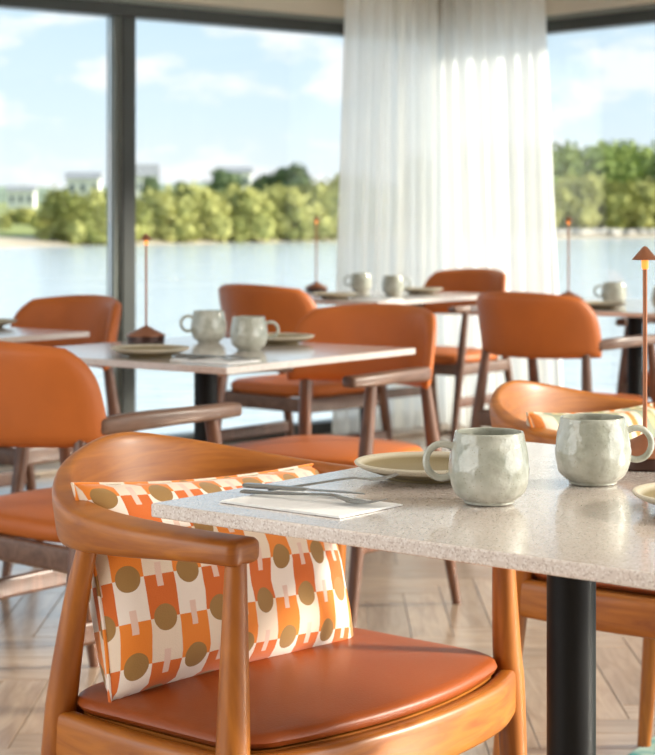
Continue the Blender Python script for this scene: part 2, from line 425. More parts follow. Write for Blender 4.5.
def pillow_mat(W,H):
    m,nt,b=mat_base('checked_cushion_print'); N=nt.nodes; L=nt.links
    uv=N.new('ShaderNodeTexCoord'); sp=N.new('ShaderNodeSeparateXYZ'); L.new(uv.outputs['UV'],sp.inputs[0])
    cw,ch=.044,.056
    x=math_node(N,L,'ADD',math_node(N,L,'MULTIPLY',sp.outputs[0],W/cw),.10)
    y=math_node(N,L,'ADD',math_node(N,L,'MULTIPLY',sp.outputs[1],H/ch),10.35)
    ci=math_node(N,L,'FLOOR',x)
    yy=math_node(N,L,'MULTIPLY',math_node(N,L,'FRACT',math_node(N,L,'MULTIPLY',math_node(N,L,'ADD',y,ci),.5)),2.0)
    orange=math_node(N,L,'GREATER_THAN',yy,1.0)
    fx=math_node(N,L,'SUBTRACT',math_node(N,L,'FRACT',x),.5)
    dx=math_node(N,L,'MULTIPLY',fx,cw); dy=math_node(N,L,'MULTIPLY',math_node(N,L,'SUBTRACT',yy,1.0),ch)
    d2=math_node(N,L,'ADD',math_node(N,L,'MULTIPLY',dx,dx),math_node(N,L,'MULTIPLY',dy,dy))
    circ=math_node(N,L,'LESS_THAN',d2,.0172**2)
    by=math_node(N,L,'MULTIPLY',math_node(N,L,'MINIMUM',yy,math_node(N,L,'SUBTRACT',2.0,yy)),ch)
    bar=math_node(N,L,'MULTIPLY',math_node(N,L,'LESS_THAN',by,.0155),math_node(N,L,'LESS_THAN',math_node(N,L,'ABSOLUTE',dx),.0046))
    par=math_node(N,L,'GREATER_THAN',math_node(N,L,'FRACT',math_node(N,L,'MULTIPLY',ci,.5)),.25)
    def mixc(fac,a,bb):
        n=N.new('ShaderNodeMix'); n.data_type='RGBA'; L.new(fac,n.inputs['Factor'])
        for k,c in (('A',a),('B',bb)):
            if isinstance(c,tuple): n.inputs[k].default_value=(*c,1)
            else: L.new(c,n.inputs[k])
        return n.outputs['Result']
    oc=mixc(par,(.74,.21,.018),(.60,.125,.012))
    cc=mixc(par,(.80,.70,.63),(.76,.62,.50))
    col=mixc(orange,cc,oc)
    col=mixc(bar,col,(.72,.50,.42))
    col=mixc(circ,col,(.31,.165,.045))
    L.new(col,b.inputs['Base Color']); b.inputs['Roughness'].default_value=.85
    b.inputs['Sheen Weight'].default_value=.2
    n=N.new('ShaderNodeTexNoise'); n.inputs['Scale'].default_value=600; L.new(uv.outputs['Object'],n.inputs['Vector'])
    bp=N.new('ShaderNodeBump'); bp.inputs['Strength'].default_value=.25; bp.inputs['Distance'].default_value=.002
    L.new(n.outputs['Fac'],bp.inputs['Height']); L.new(bp.outputs[0],b.inputs['Normal'])
    return m
def stripe_mat():
    m,nt,b=mat_base('striped_cushion_print'); N=nt.nodes; L=nt.links
    uv=N.new('ShaderNodeTexCoord'); sp=N.new('ShaderNodeSeparateXYZ'); L.new(uv.outputs['UV'],sp.inputs[0])
    x=math_node(N,L,'FRACT',math_node(N,L,'ADD',math_node(N,L,'MULTIPLY',sp.outputs[0],3.2),math_node(N,L,'MULTIPLY',sp.outputs[1],.35)))
    r=N.new('ShaderNodeValToRGB'); L.new(x,r.inputs[0]); r.color_ramp.interpolation='CONSTANT'
    e=r.color_ramp.elements; e[0].position=0; e[0].color=(.22,.24,.17,1); e[1].position=.22; e[1].color=(.52,.46,.36,1)
    for p,c in ((.42,(.55,.17,.03)),(.55,(.50,.45,.35)),(.72,(.28,.27,.15)),(.86,(.42,.33,.18))):
        q=e.new(p); q.color=(*c,1)
    L.new(r.outputs[0],b.inputs['Base Color']); b.inputs['Roughness'].default_value=.85
    return m
def rug_mat():
    m,nt,b=mat_base('teal_rug_pile'); N=nt.nodes; L=nt.links
    tc=N.new('ShaderNodeTexCoord'); n=N.new('ShaderNodeTexNoise'); n.inputs['Scale'].default_value=14; n.inputs['Detail'].default_value=8
    L.new(tc.outputs['Object'],n.inputs['Vector'])
    r=N.new('ShaderNodeValToRGB'); L.new(n.outputs['Fac'],r.inputs[0])
    r.color_ramp.elements[0].position=.40; r.color_ramp.elements[0].color=(.02,.20,.20,1)
    r.color_ramp.elements[1].position=.60; r.color_ramp.elements[1].color=(.35,.46,.40,1)
    L.new(r.outputs[0],b.inputs['Base Color']); b.inputs['Roughness'].default_value=.95
    return m

# ------------------------------------------------------------------ room shell
CX,CY=.611,9.40
dL=Vector((-.766,-.643)); dR=Vector((.643,-.766))
def wpt(side,s,n,z):
    """s along the wall from the corner, n towards the inside of the room"""
    d,i=(dL,dR) if side=='L' else (dR,dL)
    return Vector((CX+d.x*s+i.x*n, CY+d.y*s+i.y*n, z))
def wbox(mb,side,s0,s1,n0,n1,z0,z1):
    P=[wpt(side,s,n,z) for z in (z0,z1) for s,n in ((s0,n0),(s1,n0),(s1,n1),(s0,n1))]
    if side=='R': fs=[(0,1,2,3),(7,6,5,4),(4,5,1,0),(5,6,2,1),(6,7,3,2),(7,4,0,3)]
    else: fs=[(0,3,2,1),(4,5,6,7),(0,1,5,4),(1,2,6,5),(2,3,7,6),(3,0,4,7)]
    mb.add(P,fs); return mb
WL,WR=5.2,4.6
HB,HT=1.97,2.045
# floor slab + herringbone planks
out_poly=[wpt('L',WL,-.12,0),wpt('L',-.12,-.12,0),wpt('R',WR,-.12,0)]
back=[(3.4,-2.8),(-3.6,-2.8)]
poly=[(p.x,p.y) for p in out_poly]+back
fl=MB(); fl.prism(list(reversed(poly)),-.30,-.014)
floor=fl.build('floor',M['floor_base'],smooth=False); tag(floor,kind='structure')
tag(floor,'pale oak herringbone floor')
def inside(x,y,m=.0):
    # inside both window walls
    r=Vector((x-CX,y-CY))
    return r.dot(dR)>m and r.dot(dL)>m
w_=.108; n_=5
pm=MB(); g=.0009
pm.box((g,g,-.014),(n_*w_-g,w_-g,0.0))
pl_mesh=pm.build('plank_template',M['plank'],smooth=False)
pmesh=pl_mesh.data; bpy.data.objects.remove(pl_mesh)
bm=bmesh.new(); bm.from_mesh(pmesh)
tope=[e for e in bm.edges if all(abs(v.co.z)<1e-6 for v in e.verts)]
bmesh.ops.bevel(bm,geom=tope,offset=.0012,segments=1,affect='EDGES'); bm.to_mesh(pmesh); bm.free()
cands=[]
for iy in range(4,90):
    for ix in range(-32,30):
        if (ix-iy)%(2*n_)==0: cands.append((ix*w_,iy*w_,0))
        if (iy-ix-1)%(2*n_)==0: cands.append((ix*w_,iy*w_,1))
vis=[]; rest=[]
for x,y,o in cands:
    L_=n_*w_
    c=(x+L_/2,y+w_/2) if o==0 else (x+w_/2,y+L_/2)
    ends=((x,y),(x+L_,y+w_)) if o==0 else ((x,y),(x+w_,y+L_))
    if not all(inside(ex,ey,.0) for ex,ey in ends+((ends[0][0],ends[1][1]),(ends[1][0],ends[0][1]))): continue
    px=327.5+F*c[0]/max(c[1],.5); py=216+F*CAMH/max(c[1],.5)
    if c[1]<2.4 or py>900 or px<-160 or px>830:
        if c[1]>1.2 and abs(c[0])<2.9: rest.append((x,y,o))
        continue
    vis.append((c[1],x,y,o))
vis.sort()
for k,(d,x,y,o) in enumerate(vis):
    if k>=298: rest.append((x,y,o)); continue
    ob=bpy.data.objects.new('plank',pmesh); link(ob,floor)
    if o==0: ob.location=(x,y,0)
    else: ob.location=(x+w_,y,0); ob.rotation_euler=(0,0,math.pi/2)
rb=MB()
for x,y,o in rest:
    if o==0: rb.box((x+g,y+g,-.014),(x+n_*w_-g,y+w_-g,0))
    else: rb.box((x+g,y+g,-.014),(x+w_-g,y+n_*w_-g,0))
ro=rb.build('plank_field',M['plank'],floor,smooth=False); tag(ro,kind='stuff')

def window_wall(idx,side,length,mulls):
    root=MB()
    wbox(root,side,-.0,length,-.06,.06,HB,HT)            # header
    wbox(root,side,0,length,-.06,.05,0.0,.075)          # sill rail
    o=root.build('window_%d'%idx,M['frame'],smooth=False,bevel=.004); tag(o,kind='structure')
    tag(o,'dark grey metal window wall overlooking the water' if idx==1 else 'dark grey metal window wall right of the curtains')
    for s in mulls:
        b=MB(); wbox(b,side,s-.036,s+.034,-.05,.05,.076,HB-.001); b.build('mullion',M['frame'],o,smooth=False,bevel=.003)
        b=MB(); wbox(b,side,s+.035,s+.045,-.03,.04,.076,HB-.001); wbox(b,side,s+.056,s+.066,-.03,.035,.076,HB-.001)
        b.build('glazing_strip',M['frame_strip'],o,smooth=False)
        b=MB(); wbox(b,side,s+.0455,s+.0555,-.03,.03,.076,HB-.001); b.build('gasket',M['frame'],o,smooth=False)
    ed=[.02]+sorted(mulls)+[length]
    for i in range(len(ed)-1):
        b=MB(); s0=ed[i]+(.070 if i else 0); s1=ed[i+1]-.04
        wbox(b,side,s0,s1,-.006,.006,.078,HB-.002); b.build('pane',M['glass'],o,smooth=False)
    return o
window_wall(1,'L',WL,[1.995,4.1])
window_wall(2,'R',WR,[2.35,4.4])
b=MB(); wbox(b,'L',-.05,.03,-.06,.02,.0,HB); cp=b.build('trim_1',M['frame'],smooth=False); tag(cp,'dark corner post behind the curtains',kind='structure')
for i,side,ln in ((1,'L',WL),(2,'R',WR)):
    b=MB(); wbox(b,side,-.12 if i==1 else .131,ln,-.12,.13,HT+.001,2.42)
    o=b.build('wall_left' if i==1 else 'wall_right',M['fascia'],smooth=False,bevel=.004); tag(o,'beige plaster bulkhead above the windows',kind='structure')
    b=MB(); wbox(b,side,.09,ln,.062,.085,HB+.055,HB+.083)
    o=b.build('trim_%d'%(i+1),M['frame_strip'],smooth=False); tag(o,'thin metal trim under the bulkhead',kind='structure')
    b=MB(); wbox(b,side,.06 if i==1 else .30,ln,.051,.29,.0005,.022)
    o=b.build('baseboard_left' if i==1 else 'baseboard_right',M['floor_base'],smooth=False,bevel=.003); tag(o,'low timber sill board at the foot of the windows',kind='structure')
cpoly=[wpt('L',WL,-.12,0),wpt('L',-.12,-.12,0),wpt('R',WR,-.12,0),Vector((3.4,-2.8,0)),Vector((-3.6,-2.8,0))]
b=MB(); b.prism([(p.x,p.y) for p in reversed(cpoly)],2.421,2.5); o=b.build('ceiling',M['ceil'],smooth=False); tag(o,'pale plaster ceiling',kind='structure')

# unseen solid rear wall and glazed sides, added to contain the fill light
b=MB(); b.box((-3.6,-2.8,-.013),(3.4,-2.68,2.42)); o=b.build('added_wall_rear',M['fascia'],smooth=False); tag(o,'beige plaster wall added unseen behind the camera to limit fill light',kind='structure')
def added_glazing(idx,p0,p1):
    p0=Vector(p0); p1=Vector(p1); d=(p1-p0); ln=d.length; d.normalize(); nn=Vector((-d.y,d.x))
    o=bpy.data.objects.new('window_%d'%idx,None)
    def bx(name,s0,s1,hn,z0,z1,mat,par):
        P=[]
        for z in (z0,z1):
            for s_,n in ((s0,-hn),(s1,-hn),(s1,hn),(s0,hn)):
                q=p0+d*s_+nn*n; P.append((q.x,q.y,z))
        return MB().add(P,[(0,3,2,1),(4,5,6,7),(0,1,5,4),(1,2,6,5),(2,3,7,6),(3,0,4,7)]).build(name,mat,par,smooth=False)
    root=bx('window_%d'%idx,.02,ln-.02,.05,HB,2.42,M['frame'],None); tag(root,'glazed side added out of view to contain the light',kind='structure')
    bx('sill',.02,ln-.02,.05,-.013,.075,M['frame'],root)
    n=4
    for i in range(n+1):
        s_=.06+(ln-.12)*i/n
        bx('mullion',s_-.035,s_+.035,.05,.076,HB-.001,M['frame'],root)
        if i<n: bx('pane',s_+.04,s_+(ln-.12)/n-.04,.005,.08,HB-.003,M['glass'],root)
pl=wpt('L',WL,0,0); pr_=wpt('R',WR,0,0)
added_glazing(3,(pl.x,pl.y-.05),(-3.5,-2.66)); added_glazing(4,(pr_.x-.03,pr_.y-.05),(3.3,-2.66))

# curtains
def curtain(side,s0t,s1t,s0b,s1b,n,folds,label,seed):
    rnd=random.Random(seed); NU,NV=150,26; v=[]; f=[]
    ph=[rnd.uniform(-.5,.5) for _ in range(folds*2+3)]
    for j in range(NV+1):
        t=j/NV; z=2.36-(2.36-.035)*t
        for i in range(NU+1):
            u=i/NU
            k=u*folds*2; q=int(k); fr=k-q
            jit=ph[q]*(1-fr)+ph[q+1]*fr
            s=(s0t+(s1t-s0t)*u)*(1-t)+(s0b+(s1b-s0b)*u)*t
            a=.018+.018*t
            nn=n+a*math.sin(math.pi*(k+jit*.9))+.006*math.sin(7*u+3*t+seed)
            s+=.012*math.sin(2*math.pi*k+jit)*t
            v.append(wpt(side,s,nn,z))
    for j in range(NV):
        for i in range(NU):
            a=j*(NU+1)+i; f.append((a,a+1,a+NU+2,a+NU+1))
    root=empty('sheer_curtain',wpt(side,(s0t+s1t)/2,n,0))
    bpy.context.view_layer.update()
    inv=Matrix.Translation(-root.location)
    o=mesh_obj('fabric',[inv@p for p in v],f,M['sheer'],root)
    tr=MB(); wbox(tr,side,min(s0t,s1t)-.02,max(s0t,s1t)+.02,n-.02,n+.02,2.36,2.385)
    o2=tr.build('curtain_track',M['frame_strip'],root,smooth=False); o2.data.transform(inv)
    tag(root,label,'curtain','sheer corner curtains')
curtain('L',.24,.84,.26,.93,.20,8,'sheer white curtain hanging left of the corner, over the left window',3)
curtain('R',.10,.86,.16,1.0,.20,8,'sheer white curtain hanging right of the corner, over the right window',5)

# ------------------------------------------------------------------ outside: water, land, bushes, houses
WZ=-2.0
wm=MB(); wm.add([(-900,-40,WZ),(900,-40,WZ),(900,900,WZ),(-900,900,WZ)],[(0,1,2,3)])
o=wm.build('water',M['water'],smooth=False); tag(o,'pale rippled lake water outside the windows',kind='structure')
def shore(x_px):
    """distance of the far waterline for a column of the view"""
    t=x_px/655.0
    return 176+ 80*t
def gxy(px,d): return ((px-327.5)/F*d, d)
sh=MB(); cols=[-600+25*i for i in range(75)]
V=[];Fc=[]
for px in cols:
    d0=shore(px)
    for dd,z in ((0,WZ-.1),(3,WZ+.35),(10,WZ+.9)):
        V.append((*gxy(px,d0+dd+1.2*noise.noise(Vector((px*.03,0,dd)))),z))
for i in range(len(cols)-1):
    for k in range(2):
        a=i*3+k; Fc.append((a,a+3,a+4,a+1))
sh.add(V,Fc); o=sh.build('sand_bank',M['sand']); tag(o,'brown sandy bank along the far shore',kind='structure')
V=[];Fc=[]
for px in cols:
    d0=shore(px)
    for dd,z in ((10,WZ+.9),(40,WZ+2.0),(120,WZ+3.5),(260,WZ+5.5),(420,WZ+7.5)):
        V.append((*gxy(px,d0+dd+(1.2*noise.noise(Vector((px*.03,0,10))) if dd==10 else 0)),z+.4*noise.noise(Vector((px*.02,dd*.1,3)))*(dd>10)))
for i in range(len(cols)-1):
    for k in range(4):
        a=i*5+k; Fc.append((a,a+5,a+6,a+1))
gl=MB(); gl.add(V,Fc); o=gl.build('meadow',M['grassland']); tag(o,'green meadow rising behind the far shore',kind='structure')
V=[];Fc=[]
for i,px in enumerate(cols):
    hh=9+7*noise.noise(Vector((px*.006,2.2,0)))+3*noise.noise(Vector((px*.02,1.2,0)))
    V.append((*gxy(px,560),WZ+4)); V.append((*gxy(px,640),WZ+9+.5*hh)); V.append((*gxy(px,760),WZ+8))
for i in range(len(cols)-1):
    for k in range(2):
        a=i*3+k; Fc.append((a,a+3,a+4,a+1))
hl=MB(); hl.add(V,Fc); o=hl.build('hills',M['hill']); tag(o,'low hazy hills on the horizon',kind='structure')
def bush_mesh(name,mat,seed,nb,wx,h,leaf):
    r=random.Random(seed); mb=MB()
    for k in range(nb):
        a=r.uniform(0,6.28); rr=wx*.62*math.sqrt(r.random()); zz=r.uniform(.16,.8)
        sz=r.uniform(.11,.22)*h*(1.15-.35*zz)
        mb.ico((rr*math.cos(a)*(1.1-.5*zz),rr*math.sin(a)*(1.1-.5*zz),zz*h),sz,2,.55,2.6,seed+k*3.1)
    n0=len(mb.v); pts=[r.choice(mb.v[:n0]) for _ in range(leaf)]
    for p in pts:
        q=p+Vector((r.gauss(0,.12),r.gauss(0,.12),r.gauss(0,.12)))*h*.42
        a=Vector((r.gauss(0,1),r.gauss(0,1),r.gauss(0,1))).normalized(); c=a.orthogonal().normalized()
        s=h*.042*r.uniform(.5,1.4)
        mb.add([q-a*s,q+c*s*.7,q+a*s,q-c*s*.7],[(0,1,2,3)])
    if h>6:
        mb2=mb
    ob=mb.build(name,M[mat],smooth=False); me=ob.data; bpy.data.objects.remove(ob); return me
bushes=[bush_mesh('bush_mesh_%d'%i,'bush',11+i,20,3.6,5.0,4200) for i in range(4)]
trees=[bush_mesh('tree_mesh_%d'%i,'tree',41+i,22,4.2,8.0,4200) for i in range(3)]
dtrees=[bush_mesh('dark_tree_mesh_%d'%i,'dark_tree',71+i,20,4.6,8.0,4200) for i in range(2)]
trunk_me=MB().tube([(0,0,-.5),(.05,.02,2.2),(0,.1,4.6)],[.28,.22,.12],8)
tko=trunk_me.build('trunk_template',M['trunk']); trunk_mesh=tko.data; bpy.data.objects.remove(tko)
def put(name,meshes,px,d,z,s,label,cat,group,sz=1.0,trunk=True):
    r=random
    root=empty(name,(*gxy(px,d),z),r.uniform(0,6.28))
    o=bpy.data.objects.new('foliage',r.choice(meshes)); link(o,root); o.scale=(s,s,s*sz)
    t=bpy.data.objects.new('trunk',trunk_mesh); link(t,root); t.scale=(s,s,s*.8)
    tag(root,label,cat,group)
def zfor(py,d): return CAMH-(py-216)*d/F
px=66
while px<350:                                         # belt behind the left window
    d=shore(px)+random.uniform(4,7); top=188-14*((px-66)/280)+random.uniform(-4,6)
    base=WZ+.1; s=(zfor(top,d)-base)/5.3
    put('shore_bush',bushes,px,d,base,s,'yellow-green bush in the belt across the water, seen through the left window','bush','bushes behind the left window'); px+=random.uniform(17,24)
for k in range(12):
    px=random.uniform(70,340); d=shore(px)+random.uniform(1.5,3); top=random.uniform(212,226)
    base=WZ+.1; s=(zfor(top,d)-base)/5.3
    put('low_shore_bush',bushes,px,d,base,s,'low round bush at the water edge, seen through the left window','bush','low bushes behind the left window')
for px in (4,14,26,37,47,58):
    d=shore(px)+random.uniform(22,50); put('meadow_shrub',bushes,px,d,WZ+1.7,random.uniform(.28,.5),'small shrub on the meadow, far left','bush','meadow shrubs')
px=350
while px<700:                                         # belt behind the curtain and right window
    d=shore(px)+random.uniform(12,17); top=176+random.uniform(-6,8)
    base=WZ+.8; s=(zfor(top,d)-base)/5.3
    put('shore_bush',bushes,px,d,base,s,'yellow-green bush in the belt across the water, seen through the right window','bush','bushes behind the right window'); px+=random.uniform(18,26)
px=430
while px<720:                                         # taller trees behind
    d=shore(px)+random.uniform(34,60); top=138+random.uniform(-8,14)
    base=WZ+2.2; s=(zfor(top,d)-base)/8.6
    put('shore_tree',trees if random.random()<.6 else dtrees,px,d,base,s,'taller green tree behind the bushes, seen through the right window','tree','trees behind the right window'); px+=random.uniform(13,20)
for px,top,w,lab in ((290,160,1.25,'dark round tree standing above the bushes, beside the curtain'),(225,165,1.0,'dark green tree above the bushes, left of the round tree'),
                 (262,170,.9,'small dark tree between two larger ones above the bushes'),(182,178,.8,'small tree above the bushes, right of the slate roofed house'),(150,172,.7,'dark tree beside the slate roofed house')):
    d=300; base=WZ+5; s=(zfor(top,d)-base)/8.6
    root=empty('hill_tree',(*gxy(px,d),base),random.uniform(0,6))
    o=bpy.data.objects.new('foliage',random.choice(dtrees)); link(o,root); o.scale=(s*w,s*w,s)
    t=bpy.data.objects.new('trunk',trunk_mesh); link(t,root); t.scale=(s,s,s*.8)
    tag(root,lab,'tree')
def house(px,d,pw,py_top,py_eave,label,rz=0.0,roof='slate'):
    w=pw/F*d; z0=WZ+3; ze=zfor(py_eave,d); zt=zfor(py_top,d); dp=w*.6
    root=empty('house',(*gxy(px,d),z0),rz)
    MB().box((-w/2,-dp/2,0),(w/2,dp/2,ze-z0)).build('walls',M['cream_wall'],root,smooth=False)
    e=.4; h0=ze-z0; h1=zt-z0
    MB().add([(-w/2-e,-dp/2-e,h0),(w/2+e,-dp/2-e,h0),(w/2+e,dp/2+e,h0),(-w/2-e,dp/2+e,h0),(-w/2-e,0,h1),(w/2+e,0,h1)],
        [(0,1,5,4),(2,3,4,5),(1,2,5),(3,0,4),(3,2,1,0)]).build('roof',M[roof],root,smooth=False)
    for i in range(3):
        x=-w/2+w*(i+.5)/3
        MB().box((x-w*.06,-dp/2-.06,h0-2.4),(x+w*.06,-dp/2+.02,h0-1.0)).build('window',M['win'],root,smooth=False)
    tag(root,label,'house')
house(84,330,32,172,179,'long low white house on the far shore, left of the mullion')
house(146,320,22,164,177,'white house with dark slate roof, right of the mullion',.2)
house(236,345,30,167,173,'pale house half hidden among the dark trees')
house(22,380,26,186,191,'small white cottage far left on the far shore')
r=random.Random(3)
rk=[]
for i in range(3):
    q=MB(); q.ico((0,0,0),.5,1,.5,2,i*4.0,(1.3,1,.7)); qo=q.build('rock_template_%d'%i,M['rock'],smooth=False); rk.append(qo.data); bpy.data.objects.remove(qo)
for i in range(46):
    px=535+i*3.2; d=shore(px)+r.uniform(4,7)
    o=bpy.data.objects.new('shore_rock',rk[i%3]); link(o); o.location=(*gxy(px,d),WZ+.75); s=r.uniform(1.1,2.0); o.scale=(s,s,s*.9); o.rotation_euler=(0,0,r.uniform(0,6))
    tag(o,'pale boulder in the row at the foot of the bushes, right window','rock','shore boulders')

# ------------------------------------------------------------------ tables
def ang(v): return math.atan2(v[1],v[0])
TZ=.742
def table(corner,bdir,lb,la,label,leg_off=(0,0)):
    """corner nearest the camera; bdir runs right/away, the other side runs left/away"""
    b=Vector(bdir).normalized(); a=Vector((-b.y,b.x))
    c=Vector(corner)+b*lb/2+a*la/2
    root=empty('cafe_table',(c.x,c.y,0),ang(b))
    mb=MB(); mb.box((-lb/2,-la/2,TZ-.0165),(lb/2,la/2,TZ))
    mb.build('table_top',M['stone'],root,smooth=False,bevel=.0022,seg=2)
    lx,ly=leg_off
    MB().lathe([(.030,.019),(.030,TZ-.022)],36,(lx,ly,0)).build('pedestal',M['black'],root)
    MB().lathe([(.21,.0005),(.215,.006),(.21,.014),(.05,.0185),(.034,.019)],48,(lx,ly,0)).build('foot',M['black'],root)
    MB().box((lx-.2,ly-.2*0-.025,TZ-.0225),(lx+.2,ly+.025,TZ-.0168)).box((lx-.025,ly-.2,TZ-.0285),(lx+.025,ly+.2,TZ-.0227)).build('bracket',M['black'],root,smooth=False)
    tag(root,label,'table','cafe tables')
    return root
bN=(.629,.777); bM=(.602,.799)
# ------------------------------------------------------------------ tableware
def mug_parts():
    prof=[(.026,0.0),(.0285,.0015),(.029,.004),(.034,.008),(.0395,.015),(.0432,.025),(.0448,.036),(.0449,.046),(.0440,.056),(.0420,.068),(.0396,.080),(.0385,.0865),(.0378,.0885),
          (.0366,.0888),(.0357,.087),(.0372,.076),(.0395,.06),(.041,.045),(.0405,.03),(.036,.016),(.02,.009),(.002,.0085)]
    def fn(rad,z,a,j):
        if j<3 or j>12: return rad
        p=Vector((math.cos(a)*4.6,math.sin(a)*4.6,z*130))
        return rad+.0010*noise.noise(p)+.0007*noise.noise(p*.5)
    full=crom([[p[0]*1.06,p[1]*.95] for p in prof],3)
    m=MB(); m.lathe([tuple(p) for p in full],72,fn=lambda r_,z,a,j: fn(r_,z,a,j//3))
    body=m.build('body',M['glaze'])
    h=MB(); pts=[]
    for k in range(17):
        t=math.radians(-118+236*k/16); pts.append((.0555+.0190*math.cos(t),0,.050+.0200*math.sin(t)))
    pts=[(.0440,0,.0335)]+pts+[(.0420,0,.0675)]
    h.tube(pts,[.0050]+[.0042]*17+[.0050],12); hd=h.build('handle',M['glaze'])
    return body,hd
MUG=None
def mug(x,y,rz,label,z=TZ+.0003):
    global MUG
    if MUG is None:
        b,h=mug_parts(); MUG=(b.data,h.data); bpy.data.objects.remove(b); bpy.data.objects.remove(h)
    root=empty('mug',(x,y,z),rz)
    for nm,me in (('body',MUG[0]),('handle',MUG[1])): link(bpy.data.objects.new(nm,me),root)
    tag(root,label,'mug','stoneware mugs'); return root
PL=None
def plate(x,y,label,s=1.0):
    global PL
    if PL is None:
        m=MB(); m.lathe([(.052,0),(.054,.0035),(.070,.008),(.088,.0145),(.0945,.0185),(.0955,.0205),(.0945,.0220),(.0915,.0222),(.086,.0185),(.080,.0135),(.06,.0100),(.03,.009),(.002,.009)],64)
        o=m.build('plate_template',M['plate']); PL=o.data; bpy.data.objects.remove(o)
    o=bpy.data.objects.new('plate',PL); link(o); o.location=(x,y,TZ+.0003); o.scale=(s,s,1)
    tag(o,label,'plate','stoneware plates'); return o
def lamp(x,y,hgt,label,z=TZ+.0003):
    root=empty('table_lamp',(x,y,z))
    MB().lathe([(.048,0),(.050,.002),(.050,.015),(.0485,.0165)],40).build('base',M['bronze_dark'],root)
    MB().lathe([(.0535,.0168),(.0535,.0185),(.006,.0425),(.0035,.044)],40).build('base_cone',M['copper'],root)
    MB().tube([(0,0,.043),(0,0,hgt-.013)],.0031,12).build('pole',M['copper'],root)
    sh_=MB(); sh_.lathe([(.0052,hgt-.0172),(.0165,hgt-.0185),(.0172,hgt-.0175),(.003,hgt-.001),(.0008,hgt)],32)
    shade=sh_.build('shade',M['copper'],root)
    MB().lathe([(.0036,hgt-.031),(.0048,hgt-.028),(.0048,hgt-.0188)],16).build('light_collar',M['glow'],shade)
    tag(root,label,'lamp','slim table lamps')
    return root
def napkin(x,y,rz,w,h,label):
    root=empty('napkin',(x,y,TZ+.0004),rz)
    m=MB(); NX,NY=14,9
    for layer,(z,sx,sy) in enumerate(((.0006,1,1),(.0017,.985,.97))):
        v=[];f=[]
        for j in range(NY+1):
            for i in range(NX+1):
                u=i/NX-.5; q=j/NY-.5
                v.append((u*w*sx,q*h*sy,z+.0003*noise.noise(Vector((u*5,q*5,layer)))+.0005))
        k=(NX+1)*(NY+1)
        v+=[(p[0],p[1],max(0,p[2]-.0010)) for p in v]
        for j in range(NY):
            for i in range(NX):
                a=j*(NX+1)+i; f.append((a,a+1,a+NX+2,a+NX+1)); f.append((k+a,k+a+NX+1,k+a+NX+2,k+a+1))
        ring=[i for i in range(NX+1)]+[j*(NX+1)+NX for j in range(1,NY+1)]+[NY*(NX+1)+i for i in range(NX-1,-1,-1)]+[j*(NX+1) for j in range(NY-1,0,-1)]
        for i in range(len(ring)):
            a,b_=ring[i],ring[(i+1)%len(ring)]; f.append((a,a+k,b_+k,b_))
        MB().add(v,f).build('linen_layer',M['napkin'],root)
    tag(root,label,'napkin'); return root
def strip(mb,stations):
    """flat bar along x: x, half width, z, thickness, y offset"""
    v=[];f=[]
    for x,hw,z,t,yo in stations:
        v+=[(x,yo-hw,z),(x,yo-hw*.6,z-t*.5),(x,yo+hw*.6,z-t*.5),(x,yo+hw,z),(x,yo+hw*.6,z+t*.5),(x,yo-hw*.6,z+t*.5)]
    n=len(stations)
    for j in range(n-1):
        for i in range(6):
            k=(i+1)%6; f.append((j*6+i,(j+1)*6+i,(j+1)*6+k,j*6+k))
    f.append(tuple(range(6))); f.append(tuple((n-1)*6+i for i in range(5,-1,-1)))
    return mb.add(v,f)
CUT={}
def cutlery(kind,loc,rz,label,tilt=(0,0)):
    if kind not in CUT:
        m=MB()
        if kind=='fork':
            strip(m,crom([[-.10,.004,.002,.003,0],[-.095,.0072,.002,.0035,0],[-.06,.0058,.003,.003,0],[-.01,.003,.006,.003,0],[.025,.003,.008,.003,0],[.040,.008,.006,.0022,0],[.055,.0115,.0035,.002,0]],4))
            for k in range(4):
                yo=-.0088+k*.00587
                strip(m,[[.053,.0022,.0036,.002,yo],[.07,.0018,.0028,.0018,yo],[.085,.0016,.0045,.0016,yo*.98],[.098,.0008,.008,.001,yo*.96]])
        elif kind=='knife':
            strip(m,crom([[-.11,.005,.0045,.005,0],[-.10,.0078,.0045,.0065,0],[-.05,.0062,.0045,.006,0],[-.005,.005,.0045,.0045,0],[.005,.0075,.0045,.002,0],[.05,.0095,.0045,.0016,.001],[.085,.0085,.0045,.0014,.001],[.10,.002,.0045,.001,-.003]],4))
        else:
            strip(m,crom([[-.09,.004,.002,.003,0],[-.085,.0068,.002,.0035,0],[-.04,.005,.004,.003,0],[.015,.0028,.008,.003,0],[.032,.007,.006,.002,0],[.05,.0155,.0025,.0018,0],[.068,.0150,.0022,.0018,0],[.08,.007,.0045,.0016,0],[.083,.001,.005,.001,0]],4))
        o=m.build(kind+'_template',M['steel']); CUT[kind]=o.data; bpy.data.objects.remove(o)
    o=bpy.data.objects.new(kind,CUT[kind]); link(o); o.location=loc; o.rotation_euler=(tilt[0],tilt[1],rz)
    tag(o,label,kind,'cutlery'); return o

